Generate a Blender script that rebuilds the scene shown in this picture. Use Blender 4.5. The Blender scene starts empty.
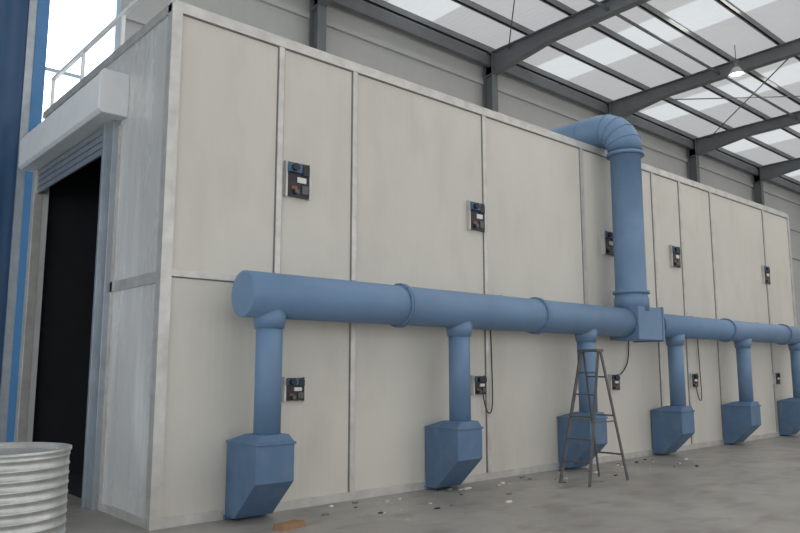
import bpy, bmesh, math, random
from mathutils import Vector, Matrix
random.seed(4)
sc=bpy.context.scene
try:
    sc.view_settings.view_transform='Standard'; sc.view_settings.look='None'
except Exception: pass

# ------------------------------------------------------------ materials
def mat(name,col,rough=.5,metal=0.,var=0.,vscale=1.5,bump=0.,bscale=20.,col2=None,emis=0.,ribs=None,spec=.5,stretch=None,transl=0.,streak=None):
    m=bpy.data.materials.new(name); m.use_nodes=True
    nt=m.node_tree; N=nt.nodes; L=nt.links; b=N['Principled BSDF']
    b.inputs['Base Color'].default_value=(*col,1); b.inputs['Roughness'].default_value=rough
    b.inputs['Metallic'].default_value=metal
    b.inputs['Specular IOR Level'].default_value=spec
    tc=N.new('ShaderNodeTexCoord')
    vec=tc.outputs['Object']
    if stretch:
        mp=N.new('ShaderNodeMapping'); mp.inputs['Scale'].default_value=stretch
        L.new(vec,mp.inputs['Vector']); vec=mp.outputs['Vector']
    if var>0 or col2:
        n=N.new('ShaderNodeTexNoise'); n.inputs['Scale'].default_value=vscale; n.inputs['Detail'].default_value=6; n.inputs['Roughness'].default_value=.62
        L.new(vec,n.inputs['Vector'])
        r=N.new('ShaderNodeValToRGB'); r.color_ramp.elements[0].position=.32; r.color_ramp.elements[1].position=.68
        c2=col2 if col2 else tuple(c*(1-var) for c in col)
        r.color_ramp.elements[0].color=(*c2,1); r.color_ramp.elements[1].color=(*col,1)
        L.new(n.outputs['Fac'],r.inputs['Fac']); out=r.outputs['Color']
        if streak:   # (scale vector, colour, amount)
            mp2=N.new('ShaderNodeMapping'); mp2.inputs['Scale'].default_value=streak[0]; L.new(tc.outputs['Object'],mp2.inputs['Vector'])
            n3=N.new('ShaderNodeTexNoise'); n3.inputs['Scale'].default_value=1.; n3.inputs['Detail'].default_value=5; L.new(mp2.outputs['Vector'],n3.inputs['Vector'])
            r3=N.new('ShaderNodeValToRGB'); r3.color_ramp.elements[0].position=.5; r3.color_ramp.elements[1].position=.72
            r3.color_ramp.elements[0].color=(0,0,0,1); r3.color_ramp.elements[1].color=(streak[2],)*3+(1,)
            L.new(n3.outputs['Fac'],r3.inputs['Fac'])
            mx=N.new('ShaderNodeMix'); mx.data_type='RGBA'; L.new(r3.outputs['Color'],mx.inputs[0]); L.new(out,mx.inputs[6]); mx.inputs[7].default_value=(*streak[1],1)
            out=mx.outputs[2]
        L.new(out,b.inputs['Base Color'])
        rr=N.new('ShaderNodeMapRange'); rr.inputs['To Min'].default_value=min(1,rough+.12); rr.inputs['To Max'].default_value=max(0,rough-.08)
        L.new(n.outputs['Fac'],rr.inputs['Value']); L.new(rr.outputs['Result'],b.inputs['Roughness'])
    h=None
    if ribs:
        w=N.new('ShaderNodeTexWave'); w.wave_type='BANDS'; w.bands_direction=ribs[0]; w.wave_profile=ribs[3] if len(ribs)>3 else 'SIN'
        w.inputs['Scale'].default_value=ribs[1]; L.new(tc.outputs['Object'],w.inputs['Vector'])
        bp=N.new('ShaderNodeBump'); bp.inputs['Strength'].default_value=ribs[2]; bp.inputs['Distance'].default_value=.01
        L.new(w.outputs['Fac'],bp.inputs['Height']); h=bp
    if bump>0:
        n2=N.new('ShaderNodeTexNoise'); n2.inputs['Scale'].default_value=bscale; n2.inputs['Detail'].default_value=4
        L.new(vec,n2.inputs['Vector'])
        bp2=N.new('ShaderNodeBump'); bp2.inputs['Strength'].default_value=bump; bp2.inputs['Distance'].default_value=.02
        L.new(n2.outputs['Fac'],bp2.inputs['Height'])
        if h: L.new(h.outputs['Normal'],bp2.inputs['Normal'])
        h=bp2
    if h: L.new(h.outputs['Normal'],b.inputs['Normal'])
    if emis>0:
        b.inputs['Emission Color'].default_value=(*col,1); b.inputs['Emission Strength'].default_value=emis
    if transl>0:
        t=N.new('ShaderNodeBsdfTranslucent'); t.inputs['Color'].default_value=(*col,1)
        if h: L.new(h.outputs['Normal'],t.inputs['Normal'])
        mx=N.new('ShaderNodeMixShader'); mx.inputs[0].default_value=transl
        L.new(b.outputs[0],mx.inputs[1]);L.new(t.outputs[0],mx.inputs[2]);L.new(mx.outputs[0],N['Material Output'].inputs['Surface'])
    return m
M={}
M['panel']=mat('booth_panel',(.64,.61,.545),.42,0,.09,.5,.14,2.,ribs=('X',3.2,.10),stretch=(1,1,.7),streak=((1.6,1.6,.7),(.42,.385,.33),.28))
M['panel_end']=mat('booth_panel_film',(.58,.575,.56),.25,0,.2,.9,.5,4.,stretch=(1,2.0,.4),streak=((4,3,.6),(.78,.79,.80),.5))
M['trim']=mat('galvanised_trim',(.64,.625,.59),.38,.45,.25,4.)
M['trim_shade']=mat('painted_trim_shade',(.20,.19,.17),.6,0,.15,4.)  # dark colour painting shadow lines along the trims; reused on some debris
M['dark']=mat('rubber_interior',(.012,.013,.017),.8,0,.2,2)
M['shutter']=mat('shutter_housing',(.78,.79,.79),.4,0,.08,3)
M['guide']=mat('shutter_guide_steel',(.40,.44,.48),.35,.6,.2,5)
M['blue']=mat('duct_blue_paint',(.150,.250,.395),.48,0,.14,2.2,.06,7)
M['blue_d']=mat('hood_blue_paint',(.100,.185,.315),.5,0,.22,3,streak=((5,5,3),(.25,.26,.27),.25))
M['black']=mat('black_plastic',(.015,.015,.017),.4,0,.2,9)
M['red']=mat('red_label',(.25,.08,.05),.5,0,.1,9)
M['white']=mat('white_label',(.75,.74,.70),.5,0,.1,9)
M['cbl']=mat('control_blue',(.06,.13,.24),.4,0,.1,9)
M['steel']=mat('painted_structural_steel',(.17,.18,.185),.55,0,.2,1.5)
M['purlin']=mat('purlin_steel',(.24,.25,.25),.55,.1,.2,1.5)
M['roof']=mat('roof_sheet',(.68,.69,.69),.5,0,.10,.35,ribs=('X',1.6,.8),transl=.46)
M['sky']=mat('skylight_sheet',(.76,.79,.80),.5,0,.2,1.0,ribs=('X',1.6,.6),transl=.66)
M['bwall']=mat('building_wall_sheet',(.50,.50,.485),.55,0,.10,.4,ribs=('X',1.0,1.,'SAW'))
M['floor']=mat('concrete_floor',(.36,.34,.31),.45,0,.5,.55,.12,9,col2=(.22,.205,.185),streak=((1.6,3.2,1),(.15,.135,.12),.6))
M['win']=mat('window_daylight',(.90,.96,1.0),.3,0,emis=3.2)
M['winframe']=mat('window_frame',(.50,.60,.70),.4,0,.1,3)
M['bluep']=mat('blue_cladding',(.022,.075,.17),.4,0,.25,.8,ribs=('X',1.5,.6))
M['bluel']=mat('bright_blue_edge',(.06,.20,.42),.35,0,.1,2)
M['galv']=mat('galvanised_sheet',(.62,.63,.61),.36,.65,.25,6)
M['cable']=mat('black_cable',(.012,.012,.012),.5,0,.1,8)
M['card']=mat('cardboard',(.34,.19,.10),.8,0,.2,8)
M['alu']=mat('ladder_aluminium',(.13,.13,.135),.45,.4,.2,8)
M['lamp']=mat('lamp_glow',(1,.97,.9),.3,0,emis=12)
M['truss']=mat('white_frame_paint',(.82,.84,.86),.4,0,.12,3)

# ------------------------------------------------------------ mesh builder
class MB:
    def __init__(s,name): s.name=name; s.bm=bmesh.new(); s.mats=[]; s.smooth=[]
    def mi(s,k):
        if k not in s.mats: s.mats.append(k)
        return s.mats.index(k)
    def box(s,a,b,k):
        i=s.mi(k); v=[s.bm.verts.new((x,y,z)) for x in (a[0],b[0]) for y in (a[1],b[1]) for z in (a[2],b[2])]
        for q in [(0,1,3,2),(4,6,7,5),(0,4,5,1),(2,3,7,6),(0,2,6,4),(1,5,7,3)]:
            s.bm.faces.new([v[j] for j in q]).material_index=i
        return s
    def bar(s,p,q,w,h,k,upv=(0,0,1)):
        p=Vector(p);q=Vector(q);d=(q-p).normalized();u=Vector(upv)
        if abs(d.dot(u))>.98:u=Vector((1,0,0))
        r=d.cross(u).normalized();u=r.cross(d).normalized();i=s.mi(k)
        A=[s.bm.verts.new(p+r*x*w/2+u*z*h/2) for x,z in((-1,-1),(1,-1),(1,1),(-1,1))]
        B=[s.bm.verts.new(q+r*x*w/2+u*z*h/2) for x,z in((-1,-1),(1,-1),(1,1),(-1,1))]
        fs=[A[::-1],B]+[[A[j],A[(j+1)%4],B[(j+1)%4],B[j]] for j in range(4)]
        for f in fs: s.bm.faces.new(f).material_index=i
    def rings(s,R,k,cap0=True,cap1=True,n=40):
        i=s.mi(k);prev=None;first=None
        for c,d,r in R:
            c=Vector(c);d=Vector(d).normalized()
            ref=Vector((1,0,0)) if abs(d.x)<.9 else Vector((0,1,0))
            u=(ref-d*ref.dot(d)).normalized();w=d.cross(u)
            ring=[s.bm.verts.new(c+(u*math.cos(t)+w*math.sin(t))*r) for t in [2*math.pi*j/n for j in range(n)]]
            if prev:
                for j in range(n):
                    f=s.bm.faces.new((prev[j],prev[(j+1)%n],ring[(j+1)%n],ring[j]));f.material_index=i;f.smooth=True
            else: first=ring
            prev=ring
        if cap0: s.bm.faces.new(first[::-1]).material_index=i
        if cap1: s.bm.faces.new(prev).material_index=i
    def cyl(s,p,q,r,k,r2=None,n=40,cap=True):
        p=Vector(p);q=Vector(q);d=q-p
        s.rings([(p,d,r),(q,d,r if r2 is None else r2)],k,cap,cap,n)
    def loft(s,A,B,k,capA=True,capB=True):
        i=s.mi(k);a=[s.bm.verts.new(p) for p in A];b=[s.bm.verts.new(p) for p in B];n=len(a)
        for j in range(n): s.bm.faces.new((a[j],a[(j+1)%n],b[(j+1)%n],b[j])).material_index=i
        if capA:s.bm.faces.new(a[::-1]).material_index=i
        if capB:s.bm.faces.new(b).material_index=i
    def done(s,parent=None,bevel=0.,loc=None):
        bmesh.ops.recalc_face_normals(s.bm,faces=s.bm.faces)
        if loc: bmesh.ops.translate(s.bm,verts=s.bm.verts,vec=-Vector(loc))
        me=bpy.data.meshes.new(s.name);s.bm.to_mesh(me);s.bm.free()
        for k in s.mats: me.materials.append(M[k])
        o=bpy.data.objects.new(s.name,me);bpy.context.collection.objects.link(o)
        if loc:o.location=loc
        if parent:o.parent=parent
        if bevel>0:
            b=o.modifiers.new('bevel','BEVEL');b.width=bevel;b.segments=2;b.limit_method='ANGLE';b.angle_limit=math.radians(40)
        return o
def empty(name,loc=(0,0,0)):
    e=bpy.data.objects.new(name,None);e.location=(0,0,0);bpy.context.collection.objects.link(e);return e
def cable(name,pts,r,k,parent=None):
    c=bpy.data.curves.new(name,'CURVE');c.dimensions='3D';c.bevel_depth=r;c.bevel_resolution=3
    s=c.splines.new('NURBS');s.points.add(len(pts)-1)
    for i,p in enumerate(pts): s.points[i].co=(*p,1)
    s.use_endpoint_u=True;s.order_u=3;c.materials.append(M[k])
    o=bpy.data.objects.new(name,c);bpy.context.collection.objects.link(o)
    if parent:o.parent=parent
    return o

# ------------------------------------------------------------ building shell
YB=7.0; X0,X1=-14.0,46.0; YF=-24.0; ZE=10.9
SL=.025
def zr(y): return ZE+.45+(YB-y)*SL
b=MB('floor');b.box((X0,YF,-.2),(X1,YB,0),'floor');b.done()
b=MB('wall_back')
b.box((1.9,YB,0),(X1,YB+.2,zr(YB)+.1),'bwall');b.box((X0,YB,0),(-6,YB+.2,zr(YB)+.1),'bwall')
b.box((-6,YB,9.8),(1.9,YB+.2,zr(YB)+.1),'bwall')
for z in (7.2,8.7,10.2): b.box((1.9,YB-.09,z),(X1,YB-.001,z+.14),'bwall')
b.done()
b=MB('window_1')
b.box((-6,YB+.08,0),(1.9,YB+.12,9.8),'win')
for x in (-6,-4,-2,0.,1.8): b.box((x,YB-.03,0),(x+.09,YB+.07,9.8),'winframe')
for z in (0,2.4,4.8,7.2,9.7): b.box((-6,YB-.025,z),(1.9,YB+.065,z+.07),'winframe')
b.done()
b=MB('wall_right');b.box((X1,YF,0),(X1+.2,YB+.2,13),'bwall');b.done()
# unseen left gable wall; added glowing band, built like a window, lights booth end
b=MB('wall_left');b.box((X0-.2,YF,0),(X0,YB+.2,1.2),'bwall');b.box((X0-.2,YF,6.2),(X0,YB+.2,13),'bwall')
b.box((X0-.2,YF,1.2),(X0,-20,6.2),'bwall');b.box((X0-.2,4,1.2),(X0,YB+.2,6.2),'bwall');b.done()
b=MB('added_light_band');b.box((X0-.12,-20,1.2),(X0-.08,4,6.2),'win')
for j in range(13): b.box((X0-.07,-20+2*j-.03,1.2),(X0+.02,-20+2*j+.03,6.2),'winframe')
for z in (1.2,2.85,4.5,6.14): b.box((X0-.065,-20,z),(X0+.015,4,z+.06),'winframe')
b.done()
b=MB('ceiling')
def roofstrip(b,x0,x1,k):
    i=b.mi(k)
    v=[b.bm.verts.new(q) for q in ((x0,YB+.2,zr(YB)),(x1,YB+.2,zr(YB)),(x1,YF,zr(YF)),(x0,YF,zr(YF)))]
    b.bm.faces.new(v).material_index=i
frames=[.2+6.4*i for i in range(-2,8)]
cur=X0
for fx in frames:
    a=fx+2.2
    if a>X0 and a+1.7<X1:
        roofstrip(b,cur,a,'roof');roofstrip(b,a,a+1.7,'sky');cur=a+1.7
roofstrip(b,cur,X1,'roof')
b.done()
for i,fx in enumerate(frames):
    if fx<X0 or fx>X1: continue
    b=MB('ceiling_portal_frame')
    w=.13
    zb=lambda y: zr(y)-.22
    b.box((fx-w,YB-.45,0),(fx+w,YB-.43,zb(YB)),'steel');b.box((fx-w,YB-.12,0),(fx+w,YB-.10,zb(YB)),'steel')
    b.box((fx-.012,YB-.43,0),(fx+.012,YB-.12,zb(YB)),'steel')
    segs=[(YB-.1,.75),(YB-2.6,.42),(-8,.42),(YF,.5)]
    for (ya,ha),(yb_,hb) in zip(segs[:-1],segs[1:]):
        za,zb2=zb(ya),zb(yb_)
        def slab(xw,t0a,t1a,t0b,t1b):
            b.loft([(fx-xw,ya,t0a),(fx+xw,ya,t0a),(fx+xw,ya,t1a),(fx-xw,ya,t1a)],[(fx-xw,yb_,t0b),(fx+xw,yb_,t0b),(fx+xw,yb_,t1b),(fx-xw,yb_,t1b)],'steel')
        slab(w,za-.025,za,zb2-.025,zb2)
        slab(w,za-ha,za-ha+.025,zb2-hb,zb2-hb+.025)
        slab(.012,za-ha+.025,za-.025,zb2-hb+.025,zb2-.025)
    b.done()
b=MB('roof_purlins')
y=YB-.3
while y>YF:
    z=zr(y)
    b.box((X0,y-.02,z-.2),(X1,y+.02,z-.005),'purlin');b.box((X0,y-.02,z-.2),(X1,y+.07,z-.18),'purlin')
    y-=1.5
b.box((X0,YB-.35,zr(YB)-.62),(X1,YB-.2,zr(YB)-.3),'steel')
b.done()
b=MB('roof_bracing')
for fx in (0.2+6.4*1,0.2+6.4*3):
    for y0 in (6.0,-.5):
        for p,q in (((fx,y0),(fx+6.4,y0-6)),((fx+6.4,y0),(fx,y0-6))):
            b.bar((p[0],p[1],zr(p[1])-.32),(q[0],q[1],zr(q[1])-.32),.03,.03,'steel')
for y0 in (2.6,-3.4):
    b.cyl((X0,y0,zr(y0)-.45),(X1,y0,zr(y0)-.45),.045,'steel',n=12)
b.done()

# ------------------------------------------------------------ sandblasting booth
LX,WY,HZ=17.0,4.72,5.6
booth=empty('sandblasting_room')
t=.08
b=MB('front_panels');b.box((0,0,0),(LX,t,HZ),'panel');b.done(booth)
b=MB('interior_lining')
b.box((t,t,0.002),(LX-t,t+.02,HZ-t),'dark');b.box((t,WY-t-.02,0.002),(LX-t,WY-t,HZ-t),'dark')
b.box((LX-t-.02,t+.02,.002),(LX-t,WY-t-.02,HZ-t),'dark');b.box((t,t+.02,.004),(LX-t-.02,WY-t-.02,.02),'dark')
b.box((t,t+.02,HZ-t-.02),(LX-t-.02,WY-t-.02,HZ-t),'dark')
b.done(booth)
b=MB('rear_and_roof_panels')
b.box((0,WY-t,0),(LX,WY,HZ),'panel');b.box((LX-t,t,0),(LX,WY-t,HZ),'panel');b.box((0,t,HZ-t),(LX-t,WY-t,HZ-.001),'panel')
b.done(booth)
b=MB('end_panels')
DO,DE,DZ=1.72,4.5,4.55
b.box((0,t,0),(t,DO,HZ-t),'panel_end');b.box((0,DE,0),(t,WY-t,HZ-t),'panel_end');b.box((0,DO,DZ),(t,DE,HZ-t),'panel_end')
b.done(booth)
b=MB('seam_trims')
def vtrim(x,w=.075,z0=.1,z1=HZ-.07):
    b.box((x-w/2,-.022,z0),(x+w/2,.0,z1),'trim')
    b.box((x-w/2-.014,-.006,z0),(x-w/2,.0,z1),'trim_shade');b.box((x+w/2,-.006,z0),(x+w/2+.014,.0,z1),'trim_shade')  # painted shadow line down each side of the trim
for x in (1.39,2.53,5.07,7.66,10.1,11.2,12.6,15.4): vtrim(x)
b.box((.0,-.03,0),(.09,.0,HZ),'trim');b.box((-.03,-.03,0),(-.0,.085,HZ),'trim')
b.box((LX-.08,-.03,0),(LX+.02,.0,HZ),'trim')
b.box((.0,-.028,HZ-.09),(LX,.0,HZ+.015),'trim');b.box((-.0,-.026,0),(LX,.0,.1),'trim')
b.box((.09,-.018,2.57),(LX-.08,.0,2.64),'trim');b.box((.09,-.005,2.555),(LX-.08,.0,2.57),'trim_shade')
b.box((.09,-.005,HZ-.105),(LX-.08,.0,HZ-.09),'trim_shade')
b.box((-.022,.085,2.50),(.0,1.42,2.62),'trim');b.box((-.022,.085,0),(.0,1.42,.09),'trim')
b.box((-.03,.0,HZ-.09),(.0,WY,HZ+.015),'trim')
b.box((-.022,1.36,.09),(.0,1.42,DZ),'trim')
b.done(booth)
b=MB('door_frame')
b.box((-.09,1.42,0),(.0,1.60,DZ+.1),'guide');b.box((-.13,1.60,0),(.08,1.66,DZ+.1),'guide');b.box((-.06,1.66,0),(.08,1.72,DZ),'trim')
b.box((-.13,DE,0),(.0,DE+.16,DZ+.1),'trim')
b.done(booth,bevel=.006)
b=MB('roller_shutter_housing')
prof=[(0,4.62),(-.30,4.62),(-.34,4.66),(-.34,5.08),(-.30,5.14),(0,5.14)]
b.loft([(x,1.25,z) for x,z in prof],[(x,4.68,z) for x,z in prof],'shutter')
b.loft([(.001+x*1.04,1.20,4.88+(z-4.88)*1.04) for x,z in prof],[(.001+x*1.04,1.25,4.88+(z-4.88)*1.04) for x,z in prof],'shutter')
for j in range(4): b.box((-.10,1.72,4.25+.09*j),(-.065,4.5,4.33+.09*j),'guide')
b.done(booth,bevel=.01)
b=MB('rooftop_frame')
ys=[.15,1.7,3.2,4.6]
x=.06
for yy in ys: b.bar((x,yy,HZ),(x,yy,HZ+.55),.045,.045,'truss')
b.bar((x,.12,HZ+.55),(x,4.63,HZ+.55),.05,.05,'truss')
b.done(booth)
b=MB('roof_edge_angle');b.box((.0,.0,HZ+.015),(LX,.05,HZ+.05),'trim');b.done(booth)

# ------------------------------------------------------------ control boxes
def ctrl(x,z,w,h,name):
    b=MB(name)
    b.box((x-w/2,-.05,z-h/2),(x+w/2,-.001,z+h/2),'black')
    b.box((x-w*.46,-.085,z+h*.2),(x+w*.1,-.05,z+h*.47),'cbl')
    b.cyl((x-w*.22,-.13,z+h*.33),(x-w*.22,-.085,z+h*.33),w*.13,'black',n=16)
    b.box((x+w*.16,-.07,z+h*.15),(x+w*.44,-.05,z+h*.42),'black')
    b.box((x-w*.05,-.06,z-h*.08),(x+w*.32,-.05,z+h*.08),'white')
    b.box((x-w*.3,-.062,z-h*.30),(x-w*.05,-.05,z-h*.2),'red')
    b.box((x+w*.15,-.062,z-h*.4),(x+w*.42,-.05,z-h*.15),'alu')
    b.cyl((x-w*.1,-.09,z-h*.36),(x-w*.1,-.05,z-h*.36),w*.09,'alu',n=14)
    for sx in (-1,1):
        b.box((x+sx*w*.5-.012,-.06,z-h/2-.012),(x+sx*w*.5+.012,-.001,z+h/2+.012),'trim')
    return b.done(loc=(x,-.03,z))
for x in (1.64,4.85,8.42,10.85,15.3): ctrl(x,3.87,.34,.42,'control_panel')
for x in (1.65,4.86,8.42,11.35,15.5): ctrl(x,1.36,.28,.26,'junction_box')

# ------------------------------------------------------------ dust duct
duct=empty('dust_extraction_duct')
DY,DZc,R1,R2=-.45,2.39,.25,.215
b=MB('main_pipe')
def pipe_x(x0,x1,r,k='blue',**kw): b.cyl((x0,DY,DZc),(x1,DY,DZc),r,k,**kw)
b.rings([((.70,DY,DZc),(1,0,0),R1-.02),((.705,DY,DZc),(1,0,0),R1),((2.93,DY,DZc),(1,0,0),R1),((5.65,DY,DZc),(1,0,0),R1),((8.3,DY,DZc),(1,0,0),R1)],'blue')
pipe_x(8.8,16.7,R2)
for x,r in ((2.93,R1),(5.67,R1),(9.15,R2),(11.98,R2),(14.9,R2),(16.68,R2)):
    pipe_x(x-.03,x-.004,r+.03);pipe_x(x+.004,x+.03,r+.03)
    for j in range(12):
        a=j*math.pi/6+.2
        b.cyl((x-.04,DY+math.cos(a)*(r+.018),DZc+math.sin(a)*(r+.018)),(x+.04,DY+math.cos(a)*(r+.018),DZc+math.sin(a)*(r+.018)),.008,'alu',n=6)
b.done(duct)
b=MB('tee_box')
VX,VR=8.40,.27
b.box((8.12,DY-.29,DZc-.30),(8.90,DY+.29,DZc+.27),'blue')
b.box((8.90,DY-.31,DZc-.32),(8.94,DY+.31,DZc+.29),'blue')
b.done(duct,bevel=.012)
b=MB('riser_pipe')
EZ=6.0;ER=.50
pts=[((VX,DY,DZc+.2),(0,0,1),VR+.03),((VX,DY,DZc+.42),(0,0,1),VR+.03),((VX,DY,DZc+.5),(0,0,1),VR),((VX,DY,4.2),(0,0,1),VR),((VX,DY,EZ-ER),(0,0,1),VR)]
n=5
cy,cz=DY+ER,EZ-ER
for j in range(n+1):
    a=(j)*math.pi/2/n
    pts.append(((VX,cy-ER*math.cos(a),cz+ER*math.sin(a)),(0,math.sin(a),math.cos(a)),VR+.035))
pts.append(((VX,3.6,EZ),(0,1,0),VR))
b.rings(pts,'blue')
b.cyl((VX,DY,2.9),(VX,DY,2.95),VR+.045,'blue')
b.cyl((VX,DY,EZ-ER-.10),(VX,DY,EZ-ER-.04),VR+.06,'blue')
b.cyl((VX,.38,EZ),(VX,.43,EZ),VR+.04,'blue')
for j in range(1,n):
    a=j*math.pi/2/n;c=Vector((VX,cy-ER*math.cos(a),cz+ER*math.sin(a)));d=Vector((0,math.sin(a),math.cos(a)))
    b.cyl(c-d*.008,c+d*.008,VR+.042,'blue')
b.rings([((VX,3.4,EZ+.0),(0,0,-1),VR),((VX,3.4,HZ),(0,0,-1),VR)],'blue')
b.done(duct)
for i,x in enumerate((1.04,4.01,6.97,9.86,12.77,15.7)):
    b=MB('drop_pipe')
    r=.145 if x<8.5 else .14
    b.cyl((x,DY,.84),(x,DY,DZc-.05),r,'blue',n=32)
    b.cyl((x,DY,DZc-.36),(x,DY,DZc-.16),r+.015,'blue',n=32,r2=r+.045)
    b.done(duct)
    b=MB('suction_hood')
    w=.235;y0,y1=-.02,-.63
    b.loft([(x-.17,DY-.17,.91),(x+.17,DY-.17,.91),(x+.17,DY+.17,.91),(x-.17,DY+.17,.91)][::-1],
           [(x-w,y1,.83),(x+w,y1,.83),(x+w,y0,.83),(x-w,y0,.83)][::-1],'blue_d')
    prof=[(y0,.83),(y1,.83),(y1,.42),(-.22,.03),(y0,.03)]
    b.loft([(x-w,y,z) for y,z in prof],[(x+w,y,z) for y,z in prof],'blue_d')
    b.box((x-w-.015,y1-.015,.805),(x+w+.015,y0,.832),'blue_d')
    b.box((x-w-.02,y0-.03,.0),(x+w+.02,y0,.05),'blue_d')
    b.done(duct,bevel=.006)
b=MB('pipe_brackets')
for x in (2.2,4.9,7.6,10.6,13.6,16.2):
    r=R1 if x<8 else R2
    b.box((x-.03,-.45,DZc+r-.02),(x+.03,-.0,DZc+r+.01),'blue')
b.done(duct)

# ------------------------------------------------------------ cables
for j,(x,z) in enumerate(((4.92,1.24),(11.40,1.24))):
    cable('hanging_cable',[(x,-.04,z+.02),(x+.02,-.06,z-.2),(x+.10,-.08,z-.32),(x+.2,-.06,z-.2),(x+.22,-.03,z+.5),(x+.2,-.03,z+1.25)],.009,'cable')
cable('hanging_cable',[(8.95,-.03,2.3),(8.96,-.03,1.8),(8.7,-.03,1.5),(8.5,-.03,1.45)],.010,'cable')

# ------------------------------------------------------------ step ladder
b=MB('step_ladder')
lx,ly,h=6.05,-1.15,1.85
for yy in (-.24,.24):
    ty=yy*.6
    b.bar((lx-.50,ly+yy,0),(lx-.03,ly+ty,h),.025,.045,'alu')
    b.bar((lx+.46,ly+yy,0),(lx+.03,ly+ty,h),.02,.035,'alu')
    b.bar((lx-.28,ly+yy*.85,.85),(lx+.26,ly+yy*.85,.85),.012,.02,'alu')
for j in range(1,6):
    f_=j/6.;yy=.24*(1-.4*f_);xx=lx-.50+.47*f_
    b.box((xx-.04,ly-yy,h*f_-.012),(xx+.04,ly+yy,h*f_+.01),'alu')
for f_ in (.2,.5,.8):
    yy=.24*(1-.4*f_);xx=lx+.46-.43*f_; b.box((xx-.012,ly-yy,h*f_-.012),(xx+.012,ly+yy,h*f_+.012),'alu')
b.box((lx-.09,ly-.17,h-.01),(lx+.07,ly+.17,h+.03),'alu')
b.done()

# ------------------------------------------------------------ galvanised ribbed duct section standing on the floor
b=MB('galvanised_duct_section')
cx,cy_=-1.74,-1.30;R=.475;H=1.0
rr=[];z=0
while z<H-.02:
    rr+= [((cx,cy_,z),(0,0,1),R),((cx,cy_,z+.05),(0,0,1),R),((cx,cy_,z+.055),(0,0,1),R+.006),((cx,cy_,z+.065),(0,0,1),R+.006),((cx,cy_,z+.07),(0,0,1),R)]
    z+=.07
rr+=[((cx,cy_,H),(0,0,1),R+.015),((cx,cy_,H+.02),(0,0,1),R+.015),((cx,cy_,H+.02),(0,0,1),R-.012),((cx,cy_,H-.02),(0,0,1),R-.015)]
b.rings(rr,'galv',n=56);b.done()

# ------------------------------------------------------------ blue door at far left
b=MB('blue_sliding_door')
b.box((-4.5,5.0,.0),(-.28,5.12,9.4),'bluep')
b.box((-.28,4.97,0),(-.16,5.15,9.4),'guide');b.box((-.16,4.95,0),(.02,5.17,9.4),'bluel')
for x in (-1.6,-3.0): b.box((x,4.97,0),(x+.08,5.0,9.4),'bluel')
b.done()

# ------------------------------------------------------------ lamps, debris
for p in ((18.3,1.6),(6.5,-3.5),(18.3,-6.5),(31,1.6)):
    b=MB('ceiling_highbay_lamp')
    z=zr(p[1])-.2
    b.cyl((p[0],p[1],z),(p[0],p[1],z-.55),.012,'alu',n=8)
    b.cyl((p[0],p[1],z-.5),(p[0],p[1],z-.72),.09,'alu',n=20)
    b.cyl((p[0],p[1],z-.72),(p[0],p[1],z-.95),.10,'galv',r2=.25,n=28,cap=False)
    b.rings([((p[0],p[1],z-.75),(0,0,-1),.08),((p[0],p[1],z-.92),(0,0,-1),.14)],'lamp',n=20)
    b.done()
b=MB('cardboard_scrap')
b.loft([(.95,-.95,.0),(1.25,-.90,.0),(1.22,-.72,.0),(.93,-.78,.0)],[(.96,-.94,.05),(1.24,-.89,.06),(1.21,-.73,.05),(.94,-.79,.05)],'card')
b.done()
b=MB('floor_debris')
for j in range(60):
    x=random.uniform(1.6,9.5);y=-random.uniform(.15,1.5)*random.random()**.5-.12;s=random.uniform(.012,.04)
    b.box((x,y,0.0),(x+s*random.uniform(1,2.6),y+s,s*.5),random.choice(['white','trim_shade','black','trim']))
b.done()

# ------------------------------------------------------------ lights
W=bpy.data.worlds.new('world');sc.world=W;W.use_nodes=True
bg=W.node_tree.nodes['Background'];bg.inputs[0].default_value=(.97,.98,1.0,1);bg.inputs[1].default_value=1.3
def area(name,loc,rot,sx,sy,e,col=(1,1,1)):
    l=bpy.data.lights.new(name,'AREA');l.shape='RECTANGLE';l.size=sx;l.size_y=sy;l.energy=e;l.color=col
    o=bpy.data.objects.new(name,l);o.location=loc;o.rotation_euler=rot;bpy.context.collection.objects.link(o)
for j,fx in enumerate(frames[2:]):
    if fx<X1-5: area('skylight_light',(fx+3.05,-6,zr(-6)-.25),(0,0,0),1.1,18,210,(1.0,.975,.93))
# ------------------------------------------------------------ camera
f=730.;p=math.atan(102/f);a=math.radians(48.4)
F=Vector((math.cos(a),math.sin(a),0));Rv=Vector((math.sin(a),-math.cos(a),0));U=Vector((0,0,1))
fw=F*math.cos(p)+U*math.sin(p);up=-F*math.sin(p)+U*math.cos(p)
cam=bpy.data.cameras.new('camera');cam.sensor_width=36;cam.lens=f/800*36;cam.clip_end=300
co=bpy.data.objects.new('camera',cam);bpy.context.collection.objects.link(co)
m=Matrix((Rv,up,-fw)).transposed().to_4x4();m.translation=Vector((-3.18,-7.34,1.6));co.matrix_world=m
sc.camera=co
